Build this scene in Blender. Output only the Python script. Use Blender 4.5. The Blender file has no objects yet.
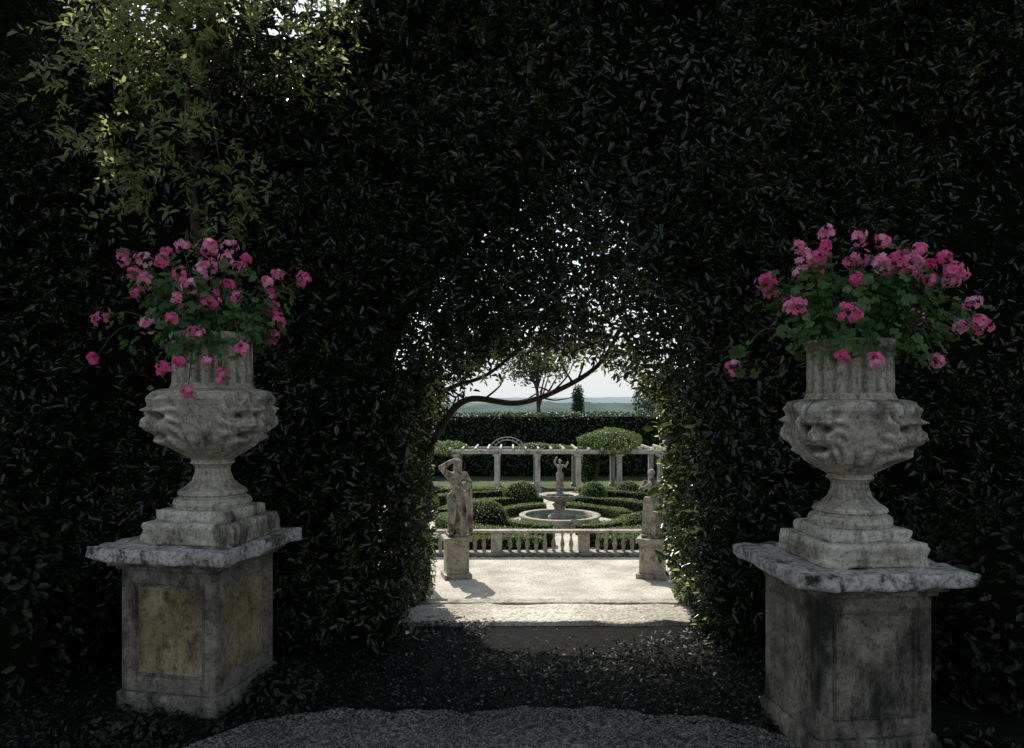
import bpy, bmesh, math, random
import numpy as np
from mathutils import Vector, noise, Matrix
random.seed(7); rng=np.random.default_rng(7)
S=bpy.context.scene
COL=S.collection
ZL=-2.3   # level of the lower garden

# ---------------------------------------------------------------- materials
def newmat(name):
    m=bpy.data.materials.new(name); m.use_nodes=True
    nt=m.node_tree; nt.nodes.clear()
    return m,nt
def N(nt,t,**kw):
    n=nt.nodes.new(t)
    for k,v in kw.items():
        if k in n.inputs.keys(): n.inputs[k].default_value=v
        else: setattr(n,k,v)
    return n
def ramp(nt,stops):
    r=nt.nodes.new('ShaderNodeValToRGB'); e=r.color_ramp.elements
    while len(e)<len(stops): e.new(0.5)
    for i,(p,c) in enumerate(stops):
        e[i].position=p; e[i].color=(c[0],c[1],c[2],1)
    return r
def leafmat(name,stops,rough=.38,trans=.3,tcol=(.16,.24,.03),spec=.5):
    m,nt=newmat(name); L=nt.links.new
    out=N(nt,'ShaderNodeOutputMaterial')
    at=N(nt,'ShaderNodeAttribute',attribute_name='lv')
    r=ramp(nt,stops); L(at.outputs['Fac'],r.inputs[0])
    p=N(nt,'ShaderNodeBsdfPrincipled'); p.inputs['Roughness'].default_value=rough
    p.inputs['Specular IOR Level'].default_value=spec
    L(r.outputs[0],p.inputs['Base Color'])
    t=N(nt,'ShaderNodeBsdfTranslucent'); t.inputs['Color'].default_value=(*tcol,1)
    mx=N(nt,'ShaderNodeMixShader'); mx.inputs[0].default_value=trans
    L(p.outputs[0],mx.inputs[1]); L(t.outputs[0],mx.inputs[2]); L(mx.outputs[0],out.inputs[0])
    return m
def noisemat(name,stops,scale=5,detail=8,rough=.85,bump=.3,bscale=30,bdist=.02,stain=None,spec=.3,streak=True,pits=0,hollow_shade=0):
    m,nt=newmat(name); L=nt.links.new
    out=N(nt,'ShaderNodeOutputMaterial'); p=N(nt,'ShaderNodeBsdfPrincipled')
    p.inputs['Roughness'].default_value=rough; p.inputs['Specular IOR Level'].default_value=spec
    geo=N(nt,'ShaderNodeNewGeometry')
    n1=N(nt,'ShaderNodeTexNoise'); n1.inputs['Scale'].default_value=scale; n1.inputs['Detail'].default_value=detail; n1.inputs['Roughness'].default_value=.65
    L(geo.outputs['Position'],n1.inputs['Vector'])
    r=ramp(nt,stops); L(n1.outputs['Fac'],r.inputs[0]); col=r.outputs[0]
    if stain:
        mp=N(nt,'ShaderNodeMapping'); mp.inputs['Scale'].default_value=(1,1,.35 if streak else 1)
        L(geo.outputs['Position'],mp.inputs['Vector'])
        n2=N(nt,'ShaderNodeTexNoise'); n2.inputs['Scale'].default_value=stain[1]; n2.inputs['Detail'].default_value=10; n2.inputs['Roughness'].default_value=.75
        L(mp.outputs[0],n2.inputs['Vector'])
        r2=ramp(nt,[(stain[2],(0,0,0)),(stain[3],(1,1,1))]); L(n2.outputs['Fac'],r2.inputs[0])
        mx=N(nt,'ShaderNodeMix',data_type='RGBA'); L(r2.outputs[0],mx.inputs[0]); L(col,mx.inputs[6]); mx.inputs[7].default_value=(*stain[0],1)
        col=mx.outputs[2]
    if pits: # small dark lichen specks
        n4=N(nt,'ShaderNodeTexNoise'); n4.inputs['Scale'].default_value=pits; n4.inputs['Detail'].default_value=6; n4.inputs['Roughness'].default_value=.8
        L(geo.outputs['Position'],n4.inputs['Vector'])
        r4=ramp(nt,[(.38,(.18,.17,.15)),(.5,(1,1,1)),(.68,(1.05,1.03,.97))]); L(n4.outputs['Fac'],r4.inputs[0])
        m4=N(nt,'ShaderNodeMix',data_type='RGBA',blend_type='MULTIPLY'); m4.inputs[0].default_value=.75; L(col,m4.inputs[6]); L(r4.outputs[0],m4.inputs[7]); col=m4.outputs[2]
    if hollow_shade: # shading put into the colour of carved hollows
        ao=N(nt,'ShaderNodeNewGeometry'); r5=ramp(nt,[(.40,(.10,.09,.07)),(.488,(.7,.68,.64)),(.53,(1,1,1))]); L(ao.outputs['Pointiness'],r5.inputs[0])
        m5=N(nt,'ShaderNodeMix',data_type='RGBA',blend_type='MULTIPLY'); m5.inputs[0].default_value=hollow_shade; L(col,m5.inputs[6]); L(r5.outputs[0],m5.inputs[7]); col=m5.outputs[2]
    L(col,p.inputs['Base Color'])
    n3=N(nt,'ShaderNodeTexNoise'); n3.inputs['Scale'].default_value=bscale; n3.inputs['Detail'].default_value=8; n3.inputs['Roughness'].default_value=.7
    L(geo.outputs['Position'],n3.inputs['Vector'])
    b=N(nt,'ShaderNodeBump'); b.inputs['Strength'].default_value=bump; b.inputs['Distance'].default_value=bdist
    L(n3.outputs['Fac'],b.inputs['Height']); L(b.outputs[0],p.inputs['Normal'])
    L(p.outputs[0],out.inputs[0])
    return m
def gravelmat(name,stops,scale):
    m,nt=newmat(name); L=nt.links.new
    out=N(nt,'ShaderNodeOutputMaterial'); p=N(nt,'ShaderNodeBsdfPrincipled'); p.inputs['Roughness'].default_value=.9
    p.inputs['Specular IOR Level'].default_value=.2
    geo=N(nt,'ShaderNodeNewGeometry')
    v=N(nt,'ShaderNodeTexVoronoi'); v.inputs['Scale'].default_value=scale; L(geo.outputs['Position'],v.inputs['Vector'])
    sx=N(nt,'ShaderNodeSeparateColor'); L(v.outputs['Color'],sx.inputs[0])
    r=ramp(nt,stops); L(sx.outputs[0],r.inputs[0])
    n=N(nt,'ShaderNodeTexNoise'); n.inputs['Scale'].default_value=1.3; n.inputs['Detail'].default_value=9; L(geo.outputs['Position'],n.inputs['Vector'])
    r2=ramp(nt,[(.3,(.62,.6,.56)),(.65,(1.1,1.08,1.02))]); L(n.outputs['Fac'],r2.inputs[0])
    mx=N(nt,'ShaderNodeMix',data_type='RGBA',blend_type='MULTIPLY'); mx.inputs[0].default_value=1
    L(r.outputs[0],mx.inputs[6]); L(r2.outputs[0],mx.inputs[7]); L(mx.outputs[2],p.inputs['Base Color'])
    b=N(nt,'ShaderNodeBump'); b.inputs['Strength'].default_value=.7; b.inputs['Distance'].default_value=.012; b.invert=True
    L(v.outputs['Distance'],b.inputs['Height']); L(b.outputs[0],p.inputs['Normal']); L(p.outputs[0],out.inputs[0])
    return m

M_stone=noisemat('weathered_stone',[(.28,(.085,.074,.056)),(.5,(.22,.195,.155)),(.72,(.38,.345,.28))],scale=7,bump=.7,bscale=45,bdist=.014,stain=((.028,.025,.02),3.0,.47,.60),pits=38)
M_urn=noisemat('urn_stone',[(.3,(.33,.295,.225)),(.5,(.60,.55,.45)),(.72,(.74,.70,.59))],scale=8,bump=.8,bscale=60,bdist=.011,stain=((.09,.078,.058),4.0,.50,.64),pits=45,hollow_shade=1)
M_slab=noisemat('slab_stone',[(.3,(.28,.26,.22)),(.5,(.60,.575,.51)),(.7,(.78,.76,.70))],scale=10,bump=1,bscale=35,bdist=.025,stain=((.05,.046,.037),7,.50,.60),streak=False,pits=40)
M_panel=noisemat('ochre_panel',[(.3,(.11,.085,.045)),(.5,(.30,.235,.125)),(.7,(.45,.385,.25))],scale=4,bump=.6,bscale=40,bdist=.012,stain=((.05,.042,.028),4,.50,.64),pits=30)
M_gstone=noisemat('garden_stone',[(.3,(.24,.21,.165)),(.5,(.43,.395,.32)),(.7,(.55,.51,.43))],scale=4,bump=.4,bscale=25,bdist=.02,stain=((.10,.085,.065),3,.53,.67),pits=14)
M_pstone=noisemat('pergola_stone',[(.3,(.36,.34,.29)),(.6,(.56,.54,.48))],scale=3,bump=.2,stain=((.15,.14,.12),3,.52,.66))
M_statue=noisemat('statue_stone',[(.3,(.13,.118,.09)),(.5,(.36,.33,.265)),(.7,(.57,.53,.44))],scale=6,bump=.4,bscale=25,bdist=.02,stain=((.05,.044,.034),5,.48,.62),pits=18)
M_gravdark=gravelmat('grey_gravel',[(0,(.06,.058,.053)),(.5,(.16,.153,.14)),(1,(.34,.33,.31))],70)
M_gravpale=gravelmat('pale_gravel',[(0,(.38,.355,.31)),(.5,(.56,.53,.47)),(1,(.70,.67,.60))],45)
M_soil=noisemat('soil',[(.3,(.005,.005,.004)),(.55,(.011,.010,.008)),(.75,(.025,.022,.016))],scale=9,bump=.8,bscale=30,bdist=.04,spec=.1)
M_grass=noisemat('grass_ground',[(.3,(.03,.05,.015)),(.55,(.06,.09,.03)),(.75,(.10,.12,.05))],scale=1.2,bump=.5,bscale=12,bdist=.05)
M_hill=noisemat('wooded_hills',[(.35,(.07,.10,.10)),(.5,(.10,.135,.125)),(.65,(.14,.17,.15))],scale=.05,bump=.0,rough=1,spec=0)  # grey-green with distance haze mixed into the colour
M_hill2=noisemat('far_hills',[(.35,(.20,.25,.28)),(.6,(.25,.30,.32))],scale=.01,bump=0,rough=1,spec=0)  # bluish aerial haze is part of this colour
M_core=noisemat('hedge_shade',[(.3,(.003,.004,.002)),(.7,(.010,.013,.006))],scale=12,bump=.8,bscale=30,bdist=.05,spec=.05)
M_bark=noisemat('bark',[(.3,(.03,.024,.017)),(.6,(.09,.075,.055))],scale=20,bump=.7,bscale=50,bdist=.01)
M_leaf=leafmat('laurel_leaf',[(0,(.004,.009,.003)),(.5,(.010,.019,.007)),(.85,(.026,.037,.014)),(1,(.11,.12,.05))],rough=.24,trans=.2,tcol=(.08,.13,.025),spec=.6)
M_leafsun=leafmat('sunlit_laurel_leaf',[(0,(.03,.055,.016)),(.5,(.09,.13,.04)),(1,(.22,.25,.11))],rough=.24,trans=.5,tcol=(.52,.56,.20),spec=.8)  # paler copy of the laurel leaf, sunlight put into its colour
M_box=leafmat('box_leaf',[(0,(.025,.055,.014)),(.5,(.055,.10,.026)),(1,(.11,.16,.045))],rough=.45,trans=.35,tcol=(.2,.3,.05))
M_hedgefar=leafmat('far_hedge_leaf',[(0,(.015,.035,.014)),(.5,(.03,.06,.022)),(1,(.05,.09,.03))],rough=.5,trans=.2,tcol=(.08,.14,.03))
M_geraleaf=leafmat('geranium_leaf',[(0,(.03,.075,.02)),(.5,(.06,.14,.04)),(1,(.13,.22,.07))],rough=.5,trans=.35,tcol=(.2,.35,.06))
M_litter=leafmat('fallen_leaf',[(0,(.02,.016,.010)),(.7,(.05,.04,.025)),(1,(.25,.22,.16))],rough=.6,trans=.1,spec=.2)
M_ivy=leafmat('ground_ivy_leaf',[(0,(.005,.009,.004)),(.6,(.012,.019,.008)),(1,(.045,.05,.027))],rough=.5,trans=.1,tcol=(.05,.08,.02),spec=.3)
M_petal=leafmat('geranium_petal',[(0,(.82,.09,.30)),(.5,(.96,.23,.47)),(1,(.97,.54,.68))],rough=.6,trans=.4,tcol=(1.0,.32,.56),spec=.2)
M_water=bpy.data.materials.new('water'); M_water.use_nodes=True
_p=M_water.node_tree.nodes['Principled BSDF']; _p.inputs['Base Color'].default_value=(.03,.05,.04,1); _p.inputs['Roughness'].default_value=.06
_n=M_water.node_tree.nodes.new('ShaderNodeTexNoise'); _n.inputs['Scale'].default_value=9
_b=M_water.node_tree.nodes.new('ShaderNodeBump'); _b.inputs['Strength'].default_value=.15
M_water.node_tree.links.new(_n.outputs['Fac'],_b.inputs['Height']); M_water.node_tree.links.new(_b.outputs[0],_p.inputs['Normal'])
M_iron=noisemat('painted_iron',[(.3,(.25,.27,.26)),(.7,(.4,.42,.4))],scale=20,bump=.1)

# ---------------------------------------------------------------- helpers
def empty(name,loc=(0,0,0),rz=0):
    e=bpy.data.objects.new(name,None); e.location=loc; e.rotation_euler=(0,0,rz); e.empty_display_size=.2
    COL.objects.link(e); return e
def addobj(name,me,mats,parent=None,smooth=False):
    o=bpy.data.objects.new(name,me); COL.objects.link(o)
    for m in (mats if isinstance(mats,(list,tuple)) else [mats]): me.materials.append(m)
    if smooth: me.polygons.foreach_set('use_smooth',[True]*len(me.polygons))
    if parent: o.parent=parent
    return o
def npmesh(name,V,F,mat,parent=None,lv=None,smooth=False):
    me=bpy.data.meshes.new(name); F=np.asarray(F,dtype=np.int32); k=F.shape[1]
    me.vertices.add(len(V)); me.vertices.foreach_set('co',np.asarray(V,dtype=np.float32).ravel())
    me.loops.add(F.size); me.loops.foreach_set('vertex_index',F.ravel())
    me.polygons.add(len(F)); me.polygons.foreach_set('loop_start',np.arange(0,F.size,k,dtype=np.int32))
    me.update(calc_edges=True)
    if lv is not None:
        a=me.attributes.new('lv','FLOAT','POINT'); a.data.foreach_set('value',np.asarray(lv,dtype=np.float32))
    return addobj(name,me,mat,parent,smooth)
def nz(v): return v/np.maximum(np.linalg.norm(v,axis=1,keepdims=True),1e-9)
def leaves(name,P,out,L,mat,parent=None,wr=.42,spread=.8,up=.35,lv=None,droop=.2,fold=.18,D=None):
    n=len(P); P=np.asarray(P); out=np.broadcast_to(np.asarray(out,float),(n,3))
    nn=nz(out+np.array([0,0,up])+rng.normal(0,spread,(n,3)))
    if D is None: d=rng.normal(0,1,(n,3))+out*.5+np.array([0,0,-droop])
    else: d=D
    d=nz(d-nn*(d*nn).sum(1,keepdims=True)*(1 if D is None else .6))
    s=nz(np.cross(d,nn)); nn=nz(np.cross(s,d))
    L=(L*rng.uniform(.6,1.3,n))[:,None]; W=L*wr*.5
    b=P; t=P+d*L-nn*L*.12
    l1=P+d*L*.32+s*W+nn*L*fold*.5; l2=P+d*L*.7+s*W*.8+nn*L*fold*.35
    r1=P+d*L*.32-s*W+nn*L*fold*.5; r2=P+d*L*.7-s*W*.8+nn*L*fold*.35
    V=np.stack([b,l1,l2,t,r2,r1],1).reshape(-1,3)
    i=(np.arange(n)*6)[:,None]
    F=np.concatenate([i+np.array([0,1,2,3]),i+np.array([0,3,4,5])],0)
    if lv is None: lv=rng.uniform(0,1,n)
    return npmesh(name,V,F,mat,parent,np.repeat(np.clip(lv,0,1),6))
def sprigs(name,O,D,length,k,L,mat,parent,sag=.25,wr=.38,lv=None):
    """leaves set alternately along short twigs"""
    n=len(O); D=nz(D); ln=(length*rng.uniform(.5,1.35,n))[:,None]
    t=(np.arange(k)+.5)/k; a=rng.uniform(0,6.28,n)[:,None]+np.arange(k)[None]*2.4
    ref=nz(rng.normal(0,1,(n,3))); u=nz(np.cross(D,ref)); w=np.cross(D,u)
    rad=u[:,None]*np.cos(a)[...,None]+w[:,None]*np.sin(a)[...,None]
    pos=O[:,None]+D[:,None]*(ln[:,None]*t[None,:,None])+np.array([0,0,-1])*(sag*ln[:,None]*(t**2)[None,:,None])
    dd=D[:,None]*(.55+.7*(t>.85))[None,:,None]+rad*.8
    P=pos.reshape(-1,3); dd=dd.reshape(-1,3)
    if lv is None: lv=rng.beta(1.6,2.2,n)
    lvv=np.repeat(lv,k)+rng.normal(0,.14,n*k)
    return leaves(name,P,np.repeat(D*.2,k,0),L,mat,parent,wr=wr,spread=.5,up=.7,D=dd,lv=lvv)
_ph={}
def vn(P,f,seed):
    if seed not in _ph:
        r=np.random.default_rng(seed+100); k=nz(r.normal(0,1,(7,3)))*r.uniform(.6,1.6,(7,1)); _ph[seed]=(k,r.uniform(0,6.28,7))
    k,ph=_ph[seed]
    return np.sin(P@(k.T*f)+ph).sum(1)/3.2
def bm_obj(name,bm,mats,parent=None,smooth=False):
    me=bpy.data.meshes.new(name); bm.to_mesh(me); bm.free(); return addobj(name,me,mats,parent,smooth)
def box(name,c,s,mat,parent=None,bev=.01,rough=0,cuts=0):
    bm=bmesh.new(); bmesh.ops.create_cube(bm,size=1)
    for v in bm.verts: v.co=Vector((v.co.x*s[0],v.co.y*s[1],v.co.z*s[2]))
    if bev: bmesh.ops.bevel(bm,geom=bm.edges[:],offset=bev,segments=2,affect='EDGES',profile=.6)
    if cuts:
        bmesh.ops.subdivide_edges(bm,edges=[e for e in bm.edges if e.calc_length()>.08],cuts=cuts,use_grid_fill=True)
    if rough:
        for v in bm.verts:
            w=v.co+Vector(c); n=noise.noise_vector(w*9)*.7+noise.noise_vector(w*28)*.5
            edge=1.0+1.4*(abs(v.co.x)>s[0]*.47)+1.4*(abs(v.co.y)>s[1]*.47)
            v.co+=n*rough*edge
    for v in bm.verts: v.co+=Vector(c)
    return bm_obj(name,bm,mat,parent,smooth=bool(rough))
def lathe(name,prof,seg,mat,parent=None,fn=None,loc=(0,0,0),smooth=True,sub=1):
    pr=[]
    for i in range(len(prof)-1):
        for k in range(sub):
            t=k/sub; pr.append((prof[i][0]*(1-t)+prof[i+1][0]*t,prof[i][1]*(1-t)+prof[i+1][1]*t))
    pr.append(prof[-1])
    R=np.array([p[0] for p in pr]); Z=np.array([p[1] for p in pr]); th=np.linspace(0,2*math.pi,seg,endpoint=False)
    T,ZZ=np.meshgrid(th,Z); RR=np.repeat(R[:,None],seg,1)
    if fn is not None: RR=fn(RR,T,ZZ)
    V=np.stack([RR*np.cos(T)+loc[0],RR*np.sin(T)+loc[1],ZZ+loc[2]],2).reshape(-1,3)
    m=len(Z); F=[]
    a=np.arange(seg); b=(a+1)%seg
    for i in range(m-1): F.append(np.stack([i*seg+a,i*seg+b,(i+1)*seg+b,(i+1)*seg+a],1))
    return npmesh(name,V,np.concatenate(F),mat,parent,smooth=smooth)
def catm(pts,n=8):
    pts=np.array(pts,float); P=np.vstack([2*pts[0]-pts[1],pts,2*pts[-1]-pts[-2]]); o=[]
    for i in range(1,len(P)-2):
        for k in range(n):
            t=k/n; a,b,c,d=P[i-1],P[i],P[i+1],P[i+2]
            o.append(.5*((2*b)+(-a+c)*t+(2*a-5*b+4*c-d)*t*t+(-a+3*b-3*c+d)*t**3))
    o.append(pts[-1]); return np.array(o)
def tubes(name,paths,mat,parent=None,seg=6):
    Vs=[];Fs=[];off=0
    for pts,rad in paths:
        pts=np.asarray(pts,float); n=len(pts); tan=nz(np.gradient(pts,axis=0))
        ref=np.where(np.abs(tan[:,2:3])>.9,np.array([[1.,0,0]]),np.array([[0,0,1.]]))
        u=nz(np.cross(tan,ref)); w=np.cross(tan,u); th=np.linspace(0,2*math.pi,seg,endpoint=False)
        r=np.asarray(rad,float)[:,None,None]
        V=pts[:,None,:]+r*(np.cos(th)[None,:,None]*u[:,None,:]+np.sin(th)[None,:,None]*w[:,None,:])
        Vs.append(V.reshape(-1,3)); a=np.arange(seg); b=(a+1)%seg
        for i in range(n-1): Fs.append(off+np.stack([i*seg+a,i*seg+b,(i+1)*seg+b,(i+1)*seg+a],1))
        off+=n*seg
    return npmesh(name,np.concatenate(Vs),np.concatenate(Fs),mat,parent,smooth=True)
def evalmesh(o):
    dg=bpy.context.evaluated_depsgraph_get(); dg.update()
    return bpy.data.meshes.new_from_object(o.evaluated_get(dg))

# ---------------------------------------------------------------- ground
ys=[-80,-20,-5,0,3,5,6.27,6.9,8,9,10.3,12,15,20,30,45,80,200,700,4000]
xs=[-4000,-800,-200,-60,-20,-8,-4,-2,-1,0,1,2,4,8,20,60,200,800,4000]
def gz(y):
    if y<=6.27: return -.02
    if y>=10.3: return ZL
    return -.22+(ZL+.22)*(y-6.27)/(10.3-6.27) -.02
V=[(x,y,gz(y)-(.0 if y<80 else .6)) for y in ys for x in xs]; nx=len(xs)
F=[(j*nx+i,j*nx+i+1,(j+1)*nx+i+1,(j+1)*nx+i) for j in range(len(ys)-1) for i in range(nx-1)]
g=npmesh('ground',V,F,M_grass)
g.data.materials.append(M_soil)
for p in g.data.polygons:
    if p.center.y<10.2: p.material_index=1
def sheet(name,pts,z,mat):
    bm=bmesh.new(); vs=[bm.verts.new((x,y,z)) for x,y in pts]; f=bm.faces.new(vs)
    if f.normal.z<0: f.normal_flip()
    bmesh.ops.triangulate(bm,faces=bm.faces[:]); return bm_obj(name,bm,mat)
edgef=lambda x:4.08-.10*np.maximum(x-.1,0)**2-.04*np.minimum(x-.1,0)**2-1.2*np.maximum(np.abs(x+.05)-1.05,0)**2+.03*np.sin(x*5)+.018*np.sin(x*13+1)+.012*np.sin(x*31)
edge=[(x,float(edgef(x))) for x in np.linspace(-1.75,1.6,81)]
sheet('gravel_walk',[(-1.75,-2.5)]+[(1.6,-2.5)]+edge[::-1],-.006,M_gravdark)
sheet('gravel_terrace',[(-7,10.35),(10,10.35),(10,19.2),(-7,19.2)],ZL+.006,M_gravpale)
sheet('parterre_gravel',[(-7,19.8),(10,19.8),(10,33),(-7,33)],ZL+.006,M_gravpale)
def pebbles(name,n,xr,yf,z,mat,sz):
    base=np.array([(1,0,0),(0,1,0),(-1,0,0),(0,-1,0),(0,0,1),(0,0,-1)],float)
    f=np.array([(0,1,4),(1,2,4),(2,3,4),(3,0,4),(1,0,5),(2,1,5),(3,2,5),(0,3,5)])
    x=rng.uniform(*xr,n); y=yf(x,n); a=rng.uniform(0,6.28,n); s=rng.uniform(.4,1.3,n)*sz
    c=np.cos(a);s_=np.sin(a)
    B=base[None]*np.stack([s*rng.uniform(.8,1.4,n),s,s*.55],1)[:,None,:]*rng.uniform(.8,1.2,(n,6,1))
    X=B[...,0]*c[:,None]-B[...,1]*s_[:,None]+x[:,None]; Y=B[...,0]*s_[:,None]+B[...,1]*c[:,None]+y[:,None]
    V=np.stack([X,Y,B[...,2]+z],2).reshape(-1,3); F=(np.arange(n)*6)[:,None,None]+f[None]
    npmesh(name,V,F.reshape(-1,3),mat,smooth=False)
pebbles('pebbles',12000,(-1.7,1.55),lambda x,n:edgef(x)+.09-rng.exponential(.22,n),-.003,M_gravdark,.009)
n=900; x=rng.uniform(-2.2,2.4,n); y=rng.uniform(3.95,6.2,n)
leaves('leaf_litter',np.stack([x,y,np.full(n,.004)],1),(0,0,1.2),.028,M_litter,spread=.35,lv=rng.beta(.8,3.0,n))
n=22000; x=rng.uniform(-4,4.5,n); y=rng.uniform(3.6,5.78,n); k=(vn(np.stack([x,y,y*0],1),3,3)>-.6)&(y>edgef(x)+.05)
leaves('ground_ivy',np.stack([x,y,rng.uniform(0,.04,n)],1)[k],(0,0,1),.03,M_ivy,wr=.6,spread=.6,lv=rng.beta(1,4,k.sum()))
st=empty('stone_steps')
box('landing',(.3,6.0,-.03),(3.0,.5,.085),M_gravpale,st,bev=.02,rough=.016,cuts=14)
for i in range(13):
    box('tread',(.25,6.28+.31*(i+.5),-.03-.17*(i+1)),(2.9,.33,.16),M_gstone,st,bev=.012)
box('stone_kerb',(.9,14.9,ZL+.02),(6.2,.3,.06),M_gstone,None,bev=.02)

# ---------------------------------------------------------------- big hedge with the arch
hd=empty('clipped_hedge')
AX=.30; HW=1.05
def is_open(x,z,y=5.2,m=0.):
    jit=.05*np.sin(z*11+y*3)+.04*np.sin(z*23+x*7)
    half=HW+np.where(z<.5,(.5-z)*.28,0)+jit-m-.05
    T=1.22+.92*np.sqrt(np.clip(1-((x-AX)/(HW+.08))**2,0,1))+.05*np.sin(x*9+1)+.045*np.sin(x*21+y*2)-m
    return (np.abs(x-AX)<half)&(z<T)
out=[(-9,-2.4),(-1.12,-2.4),(-1.1,1.7),(-.8,2.5),(-.1,3.2),(.5,3.75),(.9,3.3),(1.35,2.5),(1.68,1.6),(1.72,-2.4),(9,-2.4),(9,8.2),(-.9,8.2),(-1.2,4.7),(-1.6,4.4),(-2.3,4.5),(-3.1,4.25),(-3.5,8.2),(-9,8.2)]
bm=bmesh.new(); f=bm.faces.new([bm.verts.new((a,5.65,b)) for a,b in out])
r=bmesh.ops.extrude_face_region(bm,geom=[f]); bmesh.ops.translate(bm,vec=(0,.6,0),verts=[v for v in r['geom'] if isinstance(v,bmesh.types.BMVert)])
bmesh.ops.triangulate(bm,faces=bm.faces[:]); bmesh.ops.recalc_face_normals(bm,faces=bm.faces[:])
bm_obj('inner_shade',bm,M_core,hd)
def notch(x,z): return (z>4.92+.12*np.sin(x*7))&(x<-1.2)&(x>-3.3)
def front_y(x,z):
    Q=np.stack([x,z*0,z],1)
    return 5.36-.20*vn(Q,1.5,1)-.13*vn(Q,4.2,2)
def hedge_face(n,xr,zr,L,nm,thick=.32):
    x=rng.uniform(*xr,n); z=rng.uniform(*zr,n)
    y=front_y(x,z)+rng.exponential(.13,n).clip(0,thick)
    P=np.stack([x,y,z],1)
    dens=.70+.6*vn(P,5.5,4)
    k=(rng.uniform(0,1,n)<dens)&~is_open(x,z,y)&~notch(x,z)
    P=P[k]; lv=rng.beta(1.4,2.2,len(P))+.18*vn(P,3,5)
    leaves(nm,P,(0,-1,0),L,M_leaf,hd,lv=lv,spread=.85,up=.5)
hedge_face(56000,(-4.2,4.4),(-.1,5.5),.066,'foliage_front')
hedge_face(8000,(-9,-4),(-.1,8.3),.13,'foliage_side')
hedge_face(8000,(4.2,9),(-.1,8.3),.13,'foliage_side')
hedge_face(8000,(-4.2,4.4),(5.3,8.4),.13,'foliage_top')
n=5600; x=rng.uniform(-4.2,4.4,n); z=rng.uniform(-.1,5.4,n); y=front_y(x,z)+.03; k=~is_open(x,z,y)&~notch(x,z)&(vn(np.stack([x,y,z],1),3.4,14)>-.5)
O=np.stack([x,y,z],1)[k]; D=rng.normal(0,.7,(len(O),3))+np.array([0,-.8,.45])
sprigs('shoots',O,D,.21,11,.066,M_leaf,hd,lv=rng.beta(1.5,1.8,len(O))+.28*vn(O,2.5,5))
# thinner part over the arch (no solid core): leaves through the whole depth
n=54000; x=rng.uniform(-1.3,1.9,n); z=rng.uniform(1.2,3.9,n); y=rng.uniform(5.25,6.6,n)
P=np.stack([x,y,z],1); k=~is_open(x,z,y)&(rng.uniform(0,1,n)<.85+.75*vn(P,4.5,6))&((np.abs(x-.4)<1.25-(z-2.6).clip(0,2)*.55)|(z<2.3))
leaves('foliage_arch',P[k],(0,-.3,.2),.068,M_leaf,hd,spread=1)
th=rng.uniform(.0,math.pi,300); yy=rng.uniform(5.3,6.5,300)
O=np.stack([AX+(HW+.06)*np.cos(th),yy,1.24+.95*np.sin(th)],1); D=np.stack([-np.cos(th)*.5+rng.normal(0,.5,300),rng.normal(0,.5,300),-.45+rng.normal(0,.5,300)],1)
kk=180
sprigs('hanging_shoots',O[:kk],D[:kk],.14,9,.06,M_leaf,hd,sag=.4)
sprigs('hanging_shoots_sunlit',O[kk:],D[kk:],.13,8,.058,M_leafsun,hd,sag=.4)  # these shoots use the leaf with sunlight in its colour
for sgn,n in ((-1,15000),(1,12000)):
    y=rng.uniform(5.15,6.65,n); z=rng.uniform(-.6,1.9,n); d=rng.exponential(.14,n).clip(0,.5)
    xx=AX+sgn*(HW-.04+np.where(z<.5,(.5-z)*.28,0)+d)
    P=np.stack([xx,y,z],1); k=~is_open(xx,z,y,0)
    leaves('foliage_jamb',P[k],(-sgn,-.3,.1),.065,M_leaf,hd,spread=.8)
    for mat,m in ((M_leaf,230),(M_leafsun,20 if sgn<0 else 90)):
        y=rng.uniform(5.2,6.6,m); z=rng.uniform(0,1.5,m); xx=AX+sgn*(HW+.02+np.where(z<.5,(.5-z)*.28,0))
        sprigs('jamb_shoots',np.stack([xx,y,z],1),np.stack([-sgn*.5+rng.normal(0,.5,m),-.3+rng.normal(0,.5,m),.3+rng.normal(0,.4,m)],1),.12,8,.055,mat,hd)
n=12000; x=rng.uniform(-6,6,n); z=rng.uniform(-2,7,n); y=rng.uniform(6.3,6.65,n); k=~is_open(x,z,y)&~notch(x,z+.5)
leaves('foliage_back',np.stack([x,y,z],1)[k],(0,1,0),.12,M_leaf,hd)
# sunlit laurel head standing proud at upper left
lt=empty('laurel_tree')
n=1250; c=np.array([-2.12,5.0,4.25]); u=nz(rng.normal(0,1,(n,3)))*(rng.uniform(0,1,(n,1))**.45)
O=c+u*np.array([1.0,.6,1.5]); k=(vn(O,4.4,8)>-.15)&(O[:,2]>2.7)&(O[:,0]-.25*(O[:,2]-3)>-3.05); O=O[k]; u=u[k]
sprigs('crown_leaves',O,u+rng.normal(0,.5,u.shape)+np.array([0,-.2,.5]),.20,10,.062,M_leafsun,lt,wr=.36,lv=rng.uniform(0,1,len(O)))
tp=[]
for i in range(16):
    e=c+nz(rng.normal(0,1,(1,3)))[0]*np.array([.9,.4,1.1])*.9
    p=catm([(-2.25,5.5,2.6),(-2.25,5.35,3.2),(c+e)/2,e],5); tp.append((p,np.linspace(.02,.004,len(p))))
p=catm([(-2.3,5.6,0),(-2.28,5.58,1.2),(-2.25,5.5,2.6)],5); tp.append((p,np.linspace(.06,.03,len(p))))
tubes('trunk_and_limbs',tp,M_bark,lt)
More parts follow.
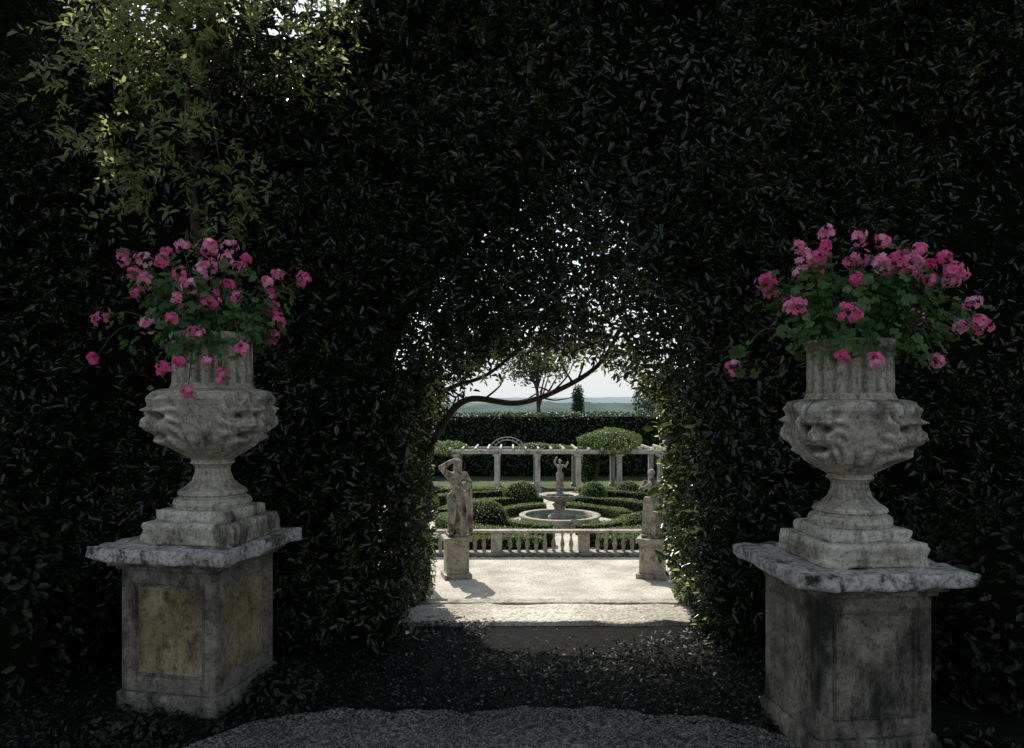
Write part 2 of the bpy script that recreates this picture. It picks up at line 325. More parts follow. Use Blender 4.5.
# overhanging branch seen in the arch
br=empty('overhanging_branch'); tp=[]
main=catm([(-.85,6.3,.9),(-.62,6.3,1.42),(-.38,6.3,1.70),(.05,6.3,1.675),(.42,6.25,1.80),(.72,6.2,2.0),(.9,6.2,2.3)],8)
tp.append((main,np.linspace(.038,.016,len(main))))
tw=[]
for i in range(18):
    a=main[random.randrange(8,len(main)-2)]; d=Vector((random.uniform(-.5,.7),random.uniform(-.3,.3),random.uniform(.0,.7))).normalized()*random.uniform(.15,.38)
    p=catm([a,a+np.array(d)*.5+rng.normal(0,.03,3),a+np.array(d)],5); tp.append((p,np.linspace(.010,.003,len(p)))); tw.append(p)
p=catm([(-.78,6.0,1.45),(-.55,6.0,1.76),(-.2,6.,1.90),(.1,6.,2.15)],6); tp.append((p,np.linspace(.024,.012,len(p))))
tubes('wood',tp,M_bark,br)
P=np.concatenate([p[5:] for p in tw]); P=np.repeat(P,2,0)+rng.normal(0,.03,(len(P)*2,3)); P=P[P[:,2]>1.85]
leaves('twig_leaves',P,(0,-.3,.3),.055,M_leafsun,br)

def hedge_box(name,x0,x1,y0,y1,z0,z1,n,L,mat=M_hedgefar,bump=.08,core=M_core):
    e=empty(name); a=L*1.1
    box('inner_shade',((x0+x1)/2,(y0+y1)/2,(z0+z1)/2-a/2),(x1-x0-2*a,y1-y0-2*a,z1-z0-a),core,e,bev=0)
    sx,sy,sz=x1-x0,y1-y0,z1-z0; A=np.array([sx*sz,sx*sz,sy*sz,sy*sz,sx*sy]); c=rng.choice(5,n,p=A/A.sum())
    P=np.stack([rng.uniform(x0,x1,n),rng.uniform(y0,y1,n),rng.uniform(z0,z1,n)],1); O=np.zeros((n,3)); dd=rng.exponential(L*.6,n)
    for i,(ax,val,s) in enumerate([(1,y0,-1),(1,y1,1),(0,x0,-1),(0,x1,1),(2,z1,1)]):
        k=c==i; P[k,ax]=val-s*dd[k]; O[k,ax]=s
    P+=O*(vn(P,1.7/max(sz,.4),11)*bump)[:,None]
    leaves('foliage',P,O,L,mat,e,spread=.7,up=.3,wr=.5)
    return e
# ---------------------------------------------------------------- urn pedestals
def pedestal(loc,rz,W,wf,panelmat):
    e=empty('stone_pedestal',loc,rz); w=W*wf
    box('plinth',(0,0,.045),(w+.04,w+.04,.11),M_stone,e,bev=.015,rough=.006,cuts=4)
    bm=bmesh.new(); bmesh.ops.create_cube(bm,size=1)
    for v in bm.verts: v.co=Vector((v.co.x*w,v.co.y*w,v.co.z*.67+.10+.335))
    side=[f for f in bm.faces if abs(f.normal.z)<.1]
    bmesh.ops.inset_individual(bm,faces=side,thickness=.105,depth=0)
    bmesh.ops.inset_individual(bm,faces=side,thickness=.014,depth=-.026)
    bmesh.ops.inset_individual(bm,faces=side,thickness=.012,depth=.010)
    for f in side: f.material_index=1
    bmesh.ops.bevel(bm,geom=[ed for ed in bm.edges if ed.calc_length()>.3],offset=.007,segments=2,affect='EDGES')
    bm_obj('die',bm,[M_stone,panelmat],e)
    box('cornice_fillet',(0,0,.785),(w+.04,w+.04,.035),M_stone,e,bev=.01,rough=.004,cuts=5)
    box('cornice_ovolo',(0,0,.815),(w+.11,w+.11,.04),M_stone,e,bev=.014,rough=.004,cuts=5)
    box('slab',(0,0,.866),(W,W,.068),M_slab,e,bev=.014,rough=.010,cuts=11)
    return e
def mask_fn(angs):
    def fn(R,T,Z):
        R=R*(1+np.exp(-((Z-.56)/.05)**4)*.12*(np.abs(np.sin(T*8))-.55))
        for a in angs:
            d=(T-a+math.pi)%(2*math.pi)-math.pi
            u=d*.33; v=Z-.70
            rr=np.sqrt((u/.12)**2+(v/.155)**2); dome=.085*np.exp(-rr**4)
            E=lambda cx,cz,sx,sz:np.exp(-((u-cx)/sx)**2-((v-cz)/sz)**2)
            m_=dome+.042*(E(-.042,.060,.034,.013)+E(.042,.060,.034,.013))-.085*(E(-.044,.026,.024,.016)+E(.044,.026,.024,.016))+.034*(E(-.044,.022,.012,.008)+E(.044,.022,.012,.008))
            m_+=.06*E(0,.005,.016,.03)+.052*E(0,-.028,.026,.016)+.032*(E(-.062,-.03,.024,.026)+E(.062,-.03,.024,.026))-.105*E(0,-.080,.042,.018)+.034*E(0,-.055,.05,.009)+.036*E(0,-.118,.036,.018)
            an=np.arctan2(v,u); m_+=.016*np.exp(-((rr-1.02)/.2)**2)*np.sin(an*12+rr*7)
            m_+=.026*(E(-.12,.05,.03,.05)+E(.12,.05,.03,.05))
            R=R+m_*np.clip((.885-Z)/.03,0,1)*np.clip((Z-.51)/.05,0,1)*(R>.2)
        return R+.0018*np.sin(T*23+Z*31)
    return fn
def urn(loc,rz,sc,angs):
    e=empty('stone_urn',loc,rz); e.scale=(sc,sc,sc)
    box('foot_plinth',(0,0,.062),(.57,.57,.125),M_urn,e,bev=.02,rough=.010,cuts=6)
    box('foot_block',(0,0,.155),(.45,.45,.07),M_urn,e,bev=.02,rough=.007,cuts=6)
    prof=[(.20,.18),(.215,.195),(.22,.22),(.21,.24),(.19,.25),(.185,.26),(.195,.27),(.19,.285),(.15,.31),(.115,.345),(.098,.39),(.096,.42),(.11,.437),(.125,.447),(.118,.458),(.12,.47),(.17,.50),(.235,.545),(.275,.60),(.292,.65),(.300,.70),(.302,.75),(.312,.79),(.325,.81),(.336,.825),(.338,.845),(.328,.865),(.29,.878),(.235,.885)]
    lathe('bowl',prof,360,M_urn,e,fn=mask_fn(angs),sub=6)
    def fl(R,T,Z):
        k=np.clip((Z-.91)/.015,0,1)*np.clip((1.16-Z)/.015,0,1)
        return R-k*.018*np.abs(np.cos(T*9))**3 + .0015*np.sin(T*31+Z*50)
    lathe('neck',[(.235,.87),(.238,.885),(.232,.90),(.226,.92),(.224,1.14),(.228,1.16),(.234,1.17),(.238,1.18),(.238,1.20),(.228,1.21),(.20,1.205),(.19,1.15)],288,M_urn,e,fn=fl,sub=4)
    lathe('potting_soil',[(.195,1.16),(.0,1.18)],32,M_soil,e)
    return e
def geranium(loc,heads,nback=9):
    e=empty('geranium_plant',loc)
    C=[]
    for (hx,hz) in heads:
        q=1-(hx/.62)**2-((hz-.12)/.42)**2
        y=-(.38*math.sqrt(max(q,.03)))*random.choice([1,1,1,.55,-.6])+random.uniform(-.04,.04)
        if hz<-.03: y=-abs(.27+.2*random.random()) if abs(hx)<.3 else -abs(y)
        C.append((hx,y,hz))
    for i in range(nback):
        a=random.uniform(.3,2.8); C.append((.42*math.cos(a),.33*math.sin(a),random.uniform(.05,.36)))
    C=np.array(C)
    P=[];Dn=[];lv=[]
    for c in C:
        r=random.uniform(.026,.048); nf=random.randint(14,26); base=random.uniform(.1,.95)
        d=nz(rng.normal(0,1,(nf,3))+np.array([0,-.2,.5])); ax=rng.uniform(.8,1.15,3)
        P.append(c+d*r*ax*rng.uniform(.7,1.1,(nf,1))); Dn.append(nz(d+rng.normal(0,.35,d.shape))); lv.append(base+rng.normal(0,.2,nf))
    P=np.concatenate(P);Dn=np.concatenate(Dn);lv=np.concatenate(lv); n=len(P)
    ref=nz(rng.normal(0,1,(n,3))); u=nz(np.cross(Dn,ref)); w=np.cross(Dn,u)
    V=[];s=.0165
    for k in range(5):
        a=k*2*math.pi/5; dr=u*math.cos(a)+w*math.sin(a); sd=np.cross(Dn,dr)
        V.append(np.stack([P,P+dr*s*.6+sd*s*.42+Dn*s*.25,P+dr*s*1.2+Dn*s*.1,P+dr*s*.6-sd*s*.42+Dn*s*.25],1))
    V=np.concatenate(V).reshape(-1,3); F=np.arange(len(V)).reshape(-1,4)
    npmesh('flower_heads',V,F,M_petal,e,np.tile(np.repeat(np.clip(lv,0,1),4),5))
    tp=[]
    for c in C:
        a=np.array([c[0]*.25,c[1]*.25,-.02]); m=(a+c)/2+np.array([c[0]*.1,c[1]*.1,.10 if c[2]>0 else .14])
        p=catm([a,m,c],6); tp.append((p,np.linspace(.006,.0028,len(p))))
    tubes('stems',tp,M_geraleaf,e,seg=5)
    n=560; idx=rng.integers(0,len(C),n); t=rng.uniform(.25,.97,n)[:,None]
    base=C[idx]; a=base*np.array([.25,.25,0]); mid=(a+base)/2+base*np.array([.1,.1,0])+np.array([0,0,.08])
    P=(1-t)**2*a+2*t*(1-t)*mid+t*t*base+rng.normal(0,.045,(n,3)); P[:,2]-=.01
    m=90; aa=rng.uniform(0,6.28,m); P2=np.stack([.26*np.cos(aa),.26*np.sin(aa),rng.uniform(-.09,.08,m)],1)+rng.normal(0,.025,(m,3)); P=np.vstack([P,P2]); n+=m
    nn=nz(nz(P*np.array([1,1,.6]))*.8+np.array([0,-.15,.6])+rng.normal(0,.4,(n,3)))
    u=nz(np.cross(nn,nz(rng.normal(0,1,(n,3))))); w=np.cross(nn,u); r=rng.uniform(.016,.040,n)[:,None]
    K=14; V=[P-nn*r*.15]
    for k in range(K):
        th=2*math.pi*(k+.5)/K*.93+.2; rad=1.0 if k%2 else .84
        V.append(P+(u*math.cos(th)+w*math.sin(th))*r*rad+nn*r*.22*math.cos(k*2.6))
    V=np.stack(V,1).reshape(-1,3); F=[]
    b=(np.arange(n)*(K+1))[:,None]
    for k in range(K-1): F.append(b+np.array([0,k+1,k+2]))
    npmesh('leaves',V,np.concatenate(F),M_geraleaf,e,np.repeat(rng.uniform(0,1,n),K+1))
    return e
pedestal((-1.81,4.40,0),math.radians(-12),.84,.70,M_panel)
pedestal((1.69,3.86,0),math.radians(6),.84,.68,M_stone)
urn((-1.74,4.40,.9),math.radians(-10),.98,[math.radians(a+10) for a in (-38,-125,52,145)])
urn((1.715,3.84,.9),math.radians(5),.91,[math.radians(a-5) for a in (-60,-140,35,125)])
Lh=[(130,262),(150,264),(153,280),(150,297),(186,248),(180,268),(213,252),(224,254),(207,285),(218,297),(233,265),(245,270),(252,262),(270,272),(280,290),(300,277),(292,326),(262,335),(249,303),(240,290),(203,326),(222,338),(178,332),(209,310),(192,300),(232,310),(213,365),(236,367),(246,377),(200,372),(212,392),(262,353),(112,322),(100,360),(127,258),(165,255),(198,262),(262,290),(225,280),(170,290),(240,255)]
Rh=[(790,245),(797,262),(821,232),(838,243),(845,258),(824,286),(812,262),(868,250),(884,262),(905,268),(915,262),(860,268),(873,280),(897,285),(917,285),(928,300),(932,310),(920,330),(947,275),(945,305),(973,325),(958,322),(770,310),(813,318),(848,272),(840,362),(818,357),(730,365),(890,256),(922,275),(912,360),(800,290),(806,250),(878,270),(900,255),(855,247),(832,262),(785,262)]
geranium((-1.74,4.40,2.06),[((a-213)/171,(338-b)/171) for a,b in Lh])
geranium((1.715,3.84,2.00),[((a-849)/200,(337-b)/200) for a,b in Rh])

def shrub(name,c,r,n,L,mat,lump=.15,core=M_core,wr=.5,solid=.8):
    e=empty(name); c=np.array(c,float); r=np.array(r,float)
    u=nz(rng.normal(0,1,(n,3))); rad=1-rng.exponential(.09,n).clip(0,.5)+lump*vn(u*2.2+c,1.4,21)
    P=c+u*r*rad[:,None]; k=P[:,2]>c[2]-r[2]*.85 
    leaves('foliage',P[k],u[k],L,mat,e,wr=wr,spread=.6,up=.3)
    if solid:
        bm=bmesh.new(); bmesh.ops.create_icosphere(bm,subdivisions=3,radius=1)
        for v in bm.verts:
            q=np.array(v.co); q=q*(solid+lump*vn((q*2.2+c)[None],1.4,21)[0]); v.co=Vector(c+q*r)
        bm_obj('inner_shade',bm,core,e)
    return e
shrub('ivy_shrub',(-3.4,4.6,.35),(.8,.6,.8),3600,.065,M_ivy)
shrub('ivy_shrub',(3.2,4.4,.3),(.95,.5,.85),3600,.065,M_ivy)
shrub('ivy_shrub',(-1.28,4.35,.0),(.24,.3,.17),1000,.04,M_ivy)
shrub('ivy_shrub',(-2.05,3.85,-.02),(.4,.12,.12),800,.04,M_ivy)
shrub('ivy_shrub',(2.2,3.55,-.02),(.22,.2,.18),500,.04,M_ivy)
shrub('garden_shrub',(-2.05,15.0,ZL+.35),(.5,.7,.85),3500,.06,M_box,lump=.25)
shrub('garden_shrub',(3.75,15.4,ZL+.3),(.5,.9,.75),3500,.06,M_box,lump=.25)

# ---------------------------------------------------------------- lower garden
BY=19.5
def balustrade(x0,x1,y,z):
    e=empty('stone_balustrade')
    box('base_rail',((x0+x1)/2,y,z+.05),(x1-x0,.30,.10),M_gstone,e,bev=.015)
    box('top_rail',((x0+x1)/2,y,z+.62),(x1-x0,.26,.07),M_gstone,e,bev=.02)
    piers=np.arange(x0+.2,x1,2.25)
    for p in piers: box('pier',(p,y,z+.342),(.28,.32,.48),M_gstone,e,bev=.01)
    Vs=[];Fs=[];off=0
    prof=[(.05,.10),(.055,.13),(.03,.15),(.05,.22),(.06,.28),(.045,.36),(.026,.44),(.024,.48),(.038,.50),(.028,.52),(.048,.56),(.048,.587)]
    seg=12; th=np.linspace(0,2*math.pi,seg,endpoint=False); a=np.arange(seg); b=(a+1)%seg
    for x in np.arange(x0+.1,x1,.225):
        if np.min(np.abs(piers-x))<.21: continue
        for r,zz in prof: Vs.append(np.stack([x+r*np.cos(th),y+r*np.sin(th),np.full(seg,z+zz)],1))
        for i in range(len(prof)-1): Fs.append(off+np.stack([i*seg+a,i*seg+b,(i+1)*seg+b,(i+1)*seg+a],1))
        off+=seg*len(prof)
    npmesh('balusters',np.concatenate(Vs),np.concatenate(Fs),M_gstone,e,smooth=True)
balustrade(-5.1,8.4,BY,ZL)
def figure(name,J,E,head,drapes,H,loc,rz,parent=None,mat=M_statue,vox=.009):
    """continuous carved figure: tapered limbs fused into one surface"""
    bm=bmesh.new()
    def blob(c,r,ico=False):
        M=Matrix.Translation(c)@Matrix.Diagonal((*r,1))
        if ico: bmesh.ops.create_icosphere(bm,subdivisions=2,radius=1,matrix=M)
        else: bmesh.ops.create_uvsphere(bm,u_segments=20,v_segments=14,radius=1,matrix=M)
    for a,b in E:
        A=J[a];B=J[b]; L=math.dist(A[:3],B[:3]); k=max(3,int(L/.014))
        for i in range(k+1):
            t=i/k; r=A[3]*(1-t)+B[3]*t
            blob([A[q]*(1-t)+B[q]*t for q in range(3)],(r,r*.9,r),True)
    c=J['chest']; blob((c[0],c[1]+.005,c[2]+.01),(.105,.075,.085)); blob((c[0]-.04,c[1]-.06,c[2]),(.038,.035,.036)); blob((c[0]+.04,c[1]-.06,c[2]),(.038,.035,.036))
    pv=J['pelvis']; blob((pv[0],pv[1],pv[2]-.01),(.11,.085,.08))
    hx,hy,hz=head; R=.056
    blob((hx,hy,hz),(R*.82,R*.95,R*1.25)); blob((hx,hy-R*.98,hz-R*.15),(R*.17,R*.3,R*.34)); blob((hx,hy-R*.6,hz-R*.9),(R*.42,R*.42,R*.35))
    blob((hx,hy-R*.82,hz+R*.22),(R*.6,R*.22,R*.13)); blob((hx,hy-R*.86,hz-R*.58),(R*.26,R*.16,R*.10))
    blob((hx,hy+R*.3,hz+R*.4),(R*1.05,R*1.08,R*1.05)); blob((hx,hy+R*1.3,hz+R*.2),(R*.55,R*.5,R*.55))
    for (x0,y0,z0,x1,y1,z1,r0,r1,nf,tw) in drapes:
        seg=110; rows=22; prev=None
        for i in range(rows+1):
            t=i/rows; z=z0+(z1-z0)*t; r=r0+(r1-r0)*t; ring=[]; cx=x0+(x1-x0)*t; cy=y0+(y1-y0)*t
            for k in range(seg):
                a=2*math.pi*k/seg; rr=r*(1+.16*(1-.5*t)*math.sin(nf*a+tw*t*3+1.2*math.sin(a*2)))
                ring.append(bm.verts.new((cx+rr*math.cos(a),cy+rr*.85*math.sin(a),z)))
            if prev:
                for k in range(seg): bm.faces.new((prev[k],prev[(k+1)%seg],ring[(k+1)%seg],ring[k]))
            else: bm.faces.new(ring[::-1])
            prev=ring
        bm.faces.new(prev)
    me=bpy.data.meshes.new('t'); bm.to_mesh(me); bm.free(); o=bpy.data.objects.new('t',me); COL.objects.link(o)
    rm=o.modifiers.new('r','REMESH'); rm.mode='VOXEL'; rm.voxel_size=vox
    sm=o.modifiers.new('sm','SMOOTH'); sm.iterations=3; sm.factor=.5
    fin=evalmesh(o); bpy.data.objects.remove(o)
    fo=addobj(name,fin,mat,parent,smooth=True); fo.location=loc; fo.rotation_euler=(0,0,rz); fo.scale=(H,H,H); return fo
bodyE=[('pelvis','waist'),('waist','chest'),('chest','neck'),('neck','hd'),('chest','shL'),('shL','elL'),('elL','wrL'),('wrL','haL'),('chest','shR'),('shR','elR'),('elR','wrR'),('wrR','haR'),
 ('pelvis','hipL'),('hipL','knL'),('knL','anL'),('anL','toL'),('pelvis','hipR'),('hipR','knR'),('knR','anR'),('anR','toR')]
def body(**k):
    J=dict(pelvis=(0,0,.53,.085),waist=(-.01,0,.63,.072),chest=(0,0,.74,.08),neck=(.0,-.0,.84,.036),hd=(0,-.01,.89,.035),
    shL=(.115,0,.80,.042),elL=(.16,0,.66,.034),wrL=(.13,-.08,.57,.026),haL=(.09,-.12,.56,.028),
    shR=(-.115,0,.80,.042),elR=(-.16,0,.66,.034),wrR=(-.13,-.06,.56,.026),haR=(-.1,-.09,.53,.028),
    hipL=(.06,0,.49,.075),knL=(.065,-.03,.28,.05),anL=(.06,0,.05,.032),toL=(.07,-.08,.02,.028),
    hipR=(-.06,0,.49,.075),knR=(-.065,-.01,.28,.05),anR=(-.06,0.02,.05,.032),toR=(-.07,-.07,.02,.028))
    J.update(k); return J
def statue(loc,rz,J,head,drapes,H,ph,pw):
    e=empty('garden_statue',loc,rz)
    box('pedestal_base',(0,0,.05),(pw*1.25,pw*1.25,.12),M_gstone,e,bev=.015)
    box('pedestal_die',(0,0,.11+(ph-.2)/2),(pw,pw,ph-.2),M_gstone,e,bev=.012)
    box('pedestal_panel',(0,-pw/2-.004,.11+(ph-.2)/2),(pw*.7,.02,(ph-.2)*.72),M_gstone,e,bev=.006)
    box('pedestal_cap',(0,0,ph-.05),(pw*1.25,pw*1.25,.10),M_gstone,e,bev=.02)
    box('statue_plinth',(0,0,ph+.035),(pw*.85,pw*.85,.07),M_statue,e,bev=.01)
    figure('figure',J,bodyE,head,drapes,H,(0,0,ph+.06),0,e)
J1=body(pelvis=(.03,0,.53,.09),waist=(.01,0,.63,.08),chest=(-.02,-.01,.74,.085),shR=(-.13,0,.81,.046),elR=(-.21,-.03,.90,.040),wrR=(-.10,-.05,.97,.032),haR=(-.04,-.05,.99,.034),hd=(.015,-.02,.89,.038),
   elL=(.19,.02,.68,.040),wrL=(.11,-.11,.62,.032),haL=(.04,-.13,.63,.034),knR=(-.08,-.11,.30,.06),anR=(-.08,-.04,.05,.04),toR=(-.09,-.13,.02,.03))
statue((-1.26,17.1,ZL),math.radians(14),J1,(.02,-.03,.935),[(.05,.02,0,.04,.01,.58,.15,.125,11,1.2),(.16,.04,.0,.17,.03,.68,.075,.055,7,2)],1.66,.93,.50)
J2=body(elR=(-.18,-.05,.69,.038),wrR=(-.07,-.12,.75,.032),haR=(-.02,-.12,.80,.034),elL=(.18,.02,.67,.038),wrL=(.18,-.05,.55,.032),haL=(.17,-.06,.50,.034),hd=(-.02,-.02,.89,.038))
statue((3.18,17.1,ZL),math.radians(-20),J2,(-.02,-.03,.935),[(-.01,.01,0,0,0,.58,.15,.125,9,1),(.15,.03,0,.17,.0,.62,.07,.05,6,2)],1.46,.90,.52)
pl=empty('stone_pillar')
box('base',(-1.93,16.4,ZL+.1),(.34,.34,.2),M_gstone,pl,bev=.015); lathe('shaft',[(.12,.2),(.13,.22),(.115,.25),(.10,1.75),(.125,1.78),(.13,1.84)],20,M_gstone,pl,loc=(-1.93,16.4,ZL))
box('capital',(-1.93,16.4,ZL+1.9),(.32,.32,.12),M_gstone,pl,bev=.02)
FX,FY=1.55,24.5
fo=empty('stone_fountain',(FX,FY,ZL))
lathe('pool_kerb',[(1.35,0),(1.35,.06),(1.26,.10),(1.26,.22),(1.32,.24),(1.32,.29),(1.12,.29),(1.12,.05)],72,M_gstone,fo)
lathe('pool_water',[(1.13,.21),(0,.21)],48,M_water,fo)
lathe('stem',[(.36,.05),(.36,.26),(.28,.30),(.2,.36),(.15,.45),(.2,.56),(.24,.62),(.16,.68),(.2,.74)],32,M_gstone,fo,fn=lambda R,T,Z:R*(1+.05*np.cos(T*8)))
lathe('bowl',[(.15,.70),(.35,.74),(.5,.80),(.58,.88),(.62,.92),(.60,.95),(.52,.93),(.3,.87),(.1,.86)],64,M_gstone,fo,fn=lambda R,T,Z:R*(1+.03*np.cos(T*16)))
lathe('bowl_water',[(.54,.915),(0,.915)],32,M_water,fo)
lathe('figure_stem',[(.13,.87),(.14,.97),(.09,1.02),(.11,1.08),(.14,1.10),(.14,1.13)],24,M_gstone,fo)
J3=body(shR=(-.12,0,.81,.042),elR=(-.18,0,.92,.036),wrR=(-.14,-.02,1.03,.03),haR=(-.11,-.02,1.07,.034),elL=(.2,-.02,.76,.036),wrL=(.25,-.06,.87,.03),haL=(.27,-.06,.92,.034),pelvis=(0,0,.53,.095),knR=(-.06,-.08,.3,.055))
figure('figure',J3,bodyE,(0,-.02,.935),[(0,.04,0,0,.04,.45,.13,.10,6,1)],.95,(0,0,1.12),0,fo,mat=M_gstone)
def ring(r0,r1,a0,a1,h,n,cx=FX,cy=FY,L=.05):
    e=empty('box_hedge'); seg=max(6,int((a1-a0)/.12)); th=np.linspace(a0,a1,seg); i0=r0+.04;i1=r1-.04; hh=h-.04
    V=[];F=[]
    for t in th:
        for r,z in ((i0,0),(i0,hh),(i1,hh),(i1,0)): V.append((cx+r*math.cos(t),cy+r*math.sin(t),ZL+z))
    for i in range(seg-1):
        for k in range(3): F.append((i*4+k,i*4+k+1,i*4+k+5,i*4+k+4))
    F.append((0,1,2,3)); q=(seg-1)*4; F.append((q+3,q+2,q+1,q))
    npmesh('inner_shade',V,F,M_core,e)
    t=rng.uniform(a0,a1,n); c=rng.choice(3,n,p=[.3,.4,.3]); r=np.where(c==0,r0,np.where(c==1,rng.uniform(r0,r1,n),r1)); z=np.where(c==1,h,rng.uniform(0,h,n))
    P=np.stack([cx+r*np.cos(t),cy+r*np.sin(t),ZL+z],1)
    O=np.stack([np.where(c==1,0,np.where(c==0,-1,1))*np.cos(t),np.where(c==1,0,np.where(c==0,-1,1))*np.sin(t),(c==1)*1.0],1)
    P-=O*rng.exponential(.025,n)[:,None]; P+=O*(vn(P,3,31)*.03)[:,None]
    leaves('foliage',P,O,L,M_box,e,spread=.6,wr=.55)
for q in range(4):
    a=q*math.pi/2+math.radians(45)
    ring(2.0,2.45,a-.62,a+.62,.34,3200)
    ring(3.55,4.05,a-.68,a+.68,.42,4500)
    ring(5.2,5.6,a-.45,a+.45,.5,3500) if q in(0,1) else None
for (x,y,rx,rz) in [(.35,28.4,.66,.52),(3.1,28.6,.52,.5),(-.85,23.0,.75,.52),(3.9,22.4,.6,.38),(-3.2,26,.7,.5),(6.2,26.5,.7,.5),(4.6,29.8,.5,.45)]:
    shrub('topiary_ball',(x,y,ZL+rz*.85),(rx,rx,rz),3000,.055,M_box,lump=.03,solid=.9)
hedge_box('box_hedge',-6,.6,29.6,30.2,ZL,ZL+.55,5000,.07,M_box,.03)
hedge_box('box_hedge',2.6,9,29.6,30.2,ZL,ZL+.55,5000,.07,M_box,.03)
hedge_box('box_hedge',-6,.9,20.1,20.6,ZL,ZL+.35,5500,.06,M_box,.03)
hedge_box('box_hedge',2.3,9,20.1,20.6,ZL,ZL+.35,5500,.06,M_box,.03)
pg=empty('garden_pergola'); PY=33.; ch=1.42
for x in np.arange(-6,10.1,1.78):
    for dy in (0,2.2):
        box('column',(x,PY+dy,ZL+.13+ch/2),(.22,.22,ch),M_pstone,pg,bev=.01)
        box('column_base',(x,PY+dy,ZL+.065),(.34,.34,.13),M_pstone,pg,bev=.01)
        box('column_cap',(x,PY+dy,ZL+.18+ch),(.34,.34,.10),M_pstone,pg,bev=.01)
for dy in (0,2.2): box('beam',(2,PY+dy,ZL+ch+.315),(16.6,.18,.17),M_pstone,pg,bev=.01)
for x in np.arange(-6,10.1,.55): box('rafter',(x,PY+1.1,ZL+ch+.45),(.08,3.0,.10),M_pstone,pg,bev=.005)
tp=[]; zt=ZL+ch+.4
for rr in (.75,.58):
    a=np.linspace(0,math.pi,20); tp.append((np.stack([-.2+rr*np.cos(a),a*0+PY,zt+rr*.75*np.sin(a)],1),np.full(20,.024)))
for a in np.linspace(.2,2.94,9): tp.append((np.array([(-.2+.58*math.cos(a),PY,zt+.435*math.sin(a)),(-.2+.75*math.cos(a),PY,zt+.5625*math.sin(a))]),np.full(2,.016)))
tubes('iron_arch',tp,M_iron,pg)
shrub('climbing_vine',(4.4,34.0,ZL+2.15),(1.35,1.2,.6),6000,.10,M_box,lump=.35,solid=.6)
shrub('climbing_vine',(4.9,33.9,ZL+2.0),(.7,1.2,.5),1200,.10,M_leafsun,lump=.3,solid=0)
shrub('climbing_vine',(3.5,34.2,ZL+1.0),(.5,.5,1.0),1500,.09,M_box,lump=.2,solid=.7)
shrub('climbing_vine',(-2.9,34,ZL+1.8),(1.1,1.2,.35),3000,.10,M_box,lump=.25,solid=.7)
shrub('climbing_vine',(1.4,34.6,ZL+1.75),(1.3,1.0,.25),3000,.09,M_box,lump=.3,solid=.6)
hedge_box('tall_hedge',-14,18,39.5,41,ZL,1.0,26000,.16,M_hedgefar,.12)
hedge_box('side_hedge',-8.4,-7.2,12,38,ZL,.6,9000,.13,M_hedgefar,.08)
hedge_box('side_hedge',10.2,11.4,12,38,ZL,.6,9000,.13,M_hedgefar,.08)

def tree(name,base,crown_c,crown_r,n,L,mat,thr=0.,trunk=.2):
    e=empty(name); c=np.array(crown_c,float); r=np.array(crown_r,float); b=np.array(base,float); tp=[]
    p=catm([b,b+(c-b)*.5+rng.normal(0,.1,3),c+np.array([0,0,r[2]*.4])],6); tp.append((p,np.linspace(trunk,trunk*.25,len(p))))
    for i in range(14):
        t=rng.uniform(.45,.95); a=b+(c-b)*t; q=c+nz(rng.normal(0,1,(1,3)))[0]*r*.8; pp=catm([a,(a+q)/2+np.array([0,0,.2]),q],4); tp.append((pp,np.linspace(trunk*.35,.02,len(pp))))
    tubes('trunk_and_limbs',tp,M_bark,e)
    u=nz(rng.normal(0,1,(n,3)))*(rng.uniform(0,1,(n,1))**.45); P=c+u*r; k=vn(P,2.6/max(r.min(),.5),41)>thr
    leaves('crown_leaves',P[k],u[k],L,mat,e,spread=.8)
tree('pine_tree',(2.6,62,ZL),(1.9,62,5.0),(3.0,3,2.4),6000,.28,M_hedgefar,.0,.25)
tree('cypress_tree',(5.4,62,ZL),(5.4,62,.9),(.5,.5,2.4),2500,.22,M_hedgefar,-1,.15)
tree('cypress_tree',(-9,70,ZL),(-9,70,1.8),(.7,.7,3.6),2500,.25,M_hedgefar,-1,.15)
tree('oak_tree',(14,66,ZL),(14,66,1.6),(3.5,3,2.6),7000,.3,M_hedgefar,-.1,.25)
def ridge(name,y,x0,x1,h,amp,f,mat,dz=120):
    n=300; X=np.linspace(x0,x1,n); V=[];F=[]
    for i,x in enumerate(X):
        t=h+amp*(noise.noise(Vector((x*f,y*.01,0)))+.4*noise.noise(Vector((x*f*4,y*.01,3)))+.3*noise.noise(Vector((x*f*17,2,3)))+.15*noise.noise(Vector((x*f*45,2,3))))
        V+= [(x,y-dz,-6),(x,y-dz*.2,t*.7-2),(x,y,t),(x,y+dz,-6)]
    for i in range(n-1):
        for k in range(3): F.append((i*4+k,(i+1)*4+k,(i+1)*4+k+1,i*4+k+1))
    npmesh(name,V,F,mat,smooth=True)
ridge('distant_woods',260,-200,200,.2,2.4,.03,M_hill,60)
ridge('distant_hills',1500,-2500,2500,6,7,.0016,M_hill2,400)

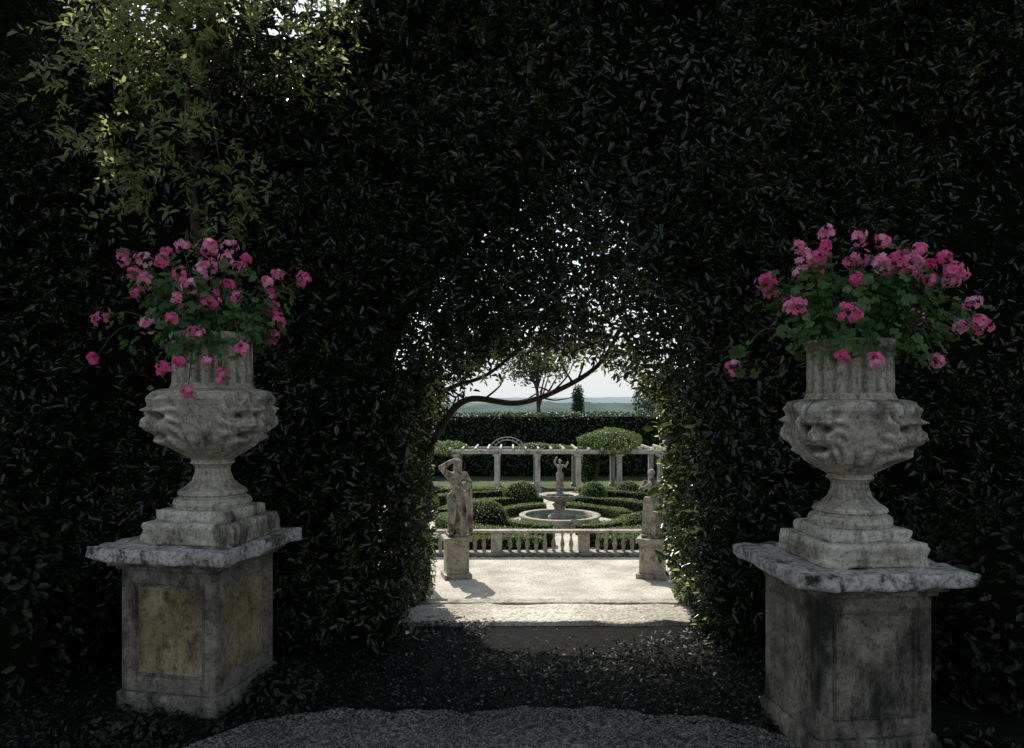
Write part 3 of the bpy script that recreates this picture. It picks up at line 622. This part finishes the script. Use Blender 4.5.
# ---------------------------------------------------------------- light, world, camera
el=math.radians(52); az=math.radians(-20)
W=bpy.data.worlds.new('World'); S.world=W; W.use_nodes=True; nt=W.node_tree
sky=nt.nodes.new('ShaderNodeTexSky'); sky.sky_type='NISHITA'; sky.sun_disc=False; sky.sun_elevation=el; sky.sun_rotation=az%(2*math.pi); sky.dust_density=1.2; sky.air_density=1.2; sky.ozone_density=.6
# pale summer haze lying along the horizon
tc=nt.nodes.new('ShaderNodeTexCoord'); sp=nt.nodes.new('ShaderNodeSeparateXYZ'); nt.links.new(tc.outputs['Generated'],sp.inputs[0])
mr=nt.nodes.new('ShaderNodeMapRange'); mr.interpolation_type='SMOOTHSTEP'; mr.inputs['From Min'].default_value=.0; mr.inputs['From Max'].default_value=.22; mr.inputs['To Min'].default_value=.92; mr.inputs['To Max'].default_value=0
nt.links.new(sp.outputs['Z'],mr.inputs['Value'])
hs=nt.nodes.new('ShaderNodeHueSaturation'); hs.inputs['Saturation'].default_value=.62; nt.links.new(sky.outputs[0],hs.inputs['Color'])
mx=nt.nodes.new('ShaderNodeMix'); mx.data_type='RGBA'; nt.links.new(mr.outputs[0],mx.inputs[0]); nt.links.new(hs.outputs[0],mx.inputs[6]); mx.inputs[7].default_value=(5.3,5.6,5.8,1)
bg=nt.nodes['Background']; bg.inputs['Strength'].default_value=.15; nt.links.new(mx.outputs[2],bg.inputs['Color'])
sd=bpy.data.lights.new('sun','SUN'); sd.energy=5; sd.angle=math.radians(.5); sd.color=(1,.95,.86)
so=bpy.data.objects.new('sun',sd); COL.objects.link(so)
d=Vector((math.sin(az)*math.cos(el),math.cos(az)*math.cos(el),math.sin(el))); so.rotation_euler=d.to_track_quat('Z','Y').to_euler(); so.location=d*30
cd=bpy.data.cameras.new('camera'); co=bpy.data.objects.new('camera',cd); COL.objects.link(co)
cd.sensor_width=36; cd.lens=36*756/1024; cd.shift_y=26/1024; cd.clip_end=9000; cd.clip_start=.05
co.location=(0,0,1.7); co.rotation_euler=(math.radians(90),0,0); S.camera=co
S.view_settings.view_transform='Standard'; S.view_settings.look='None'; S.view_settings.exposure=0
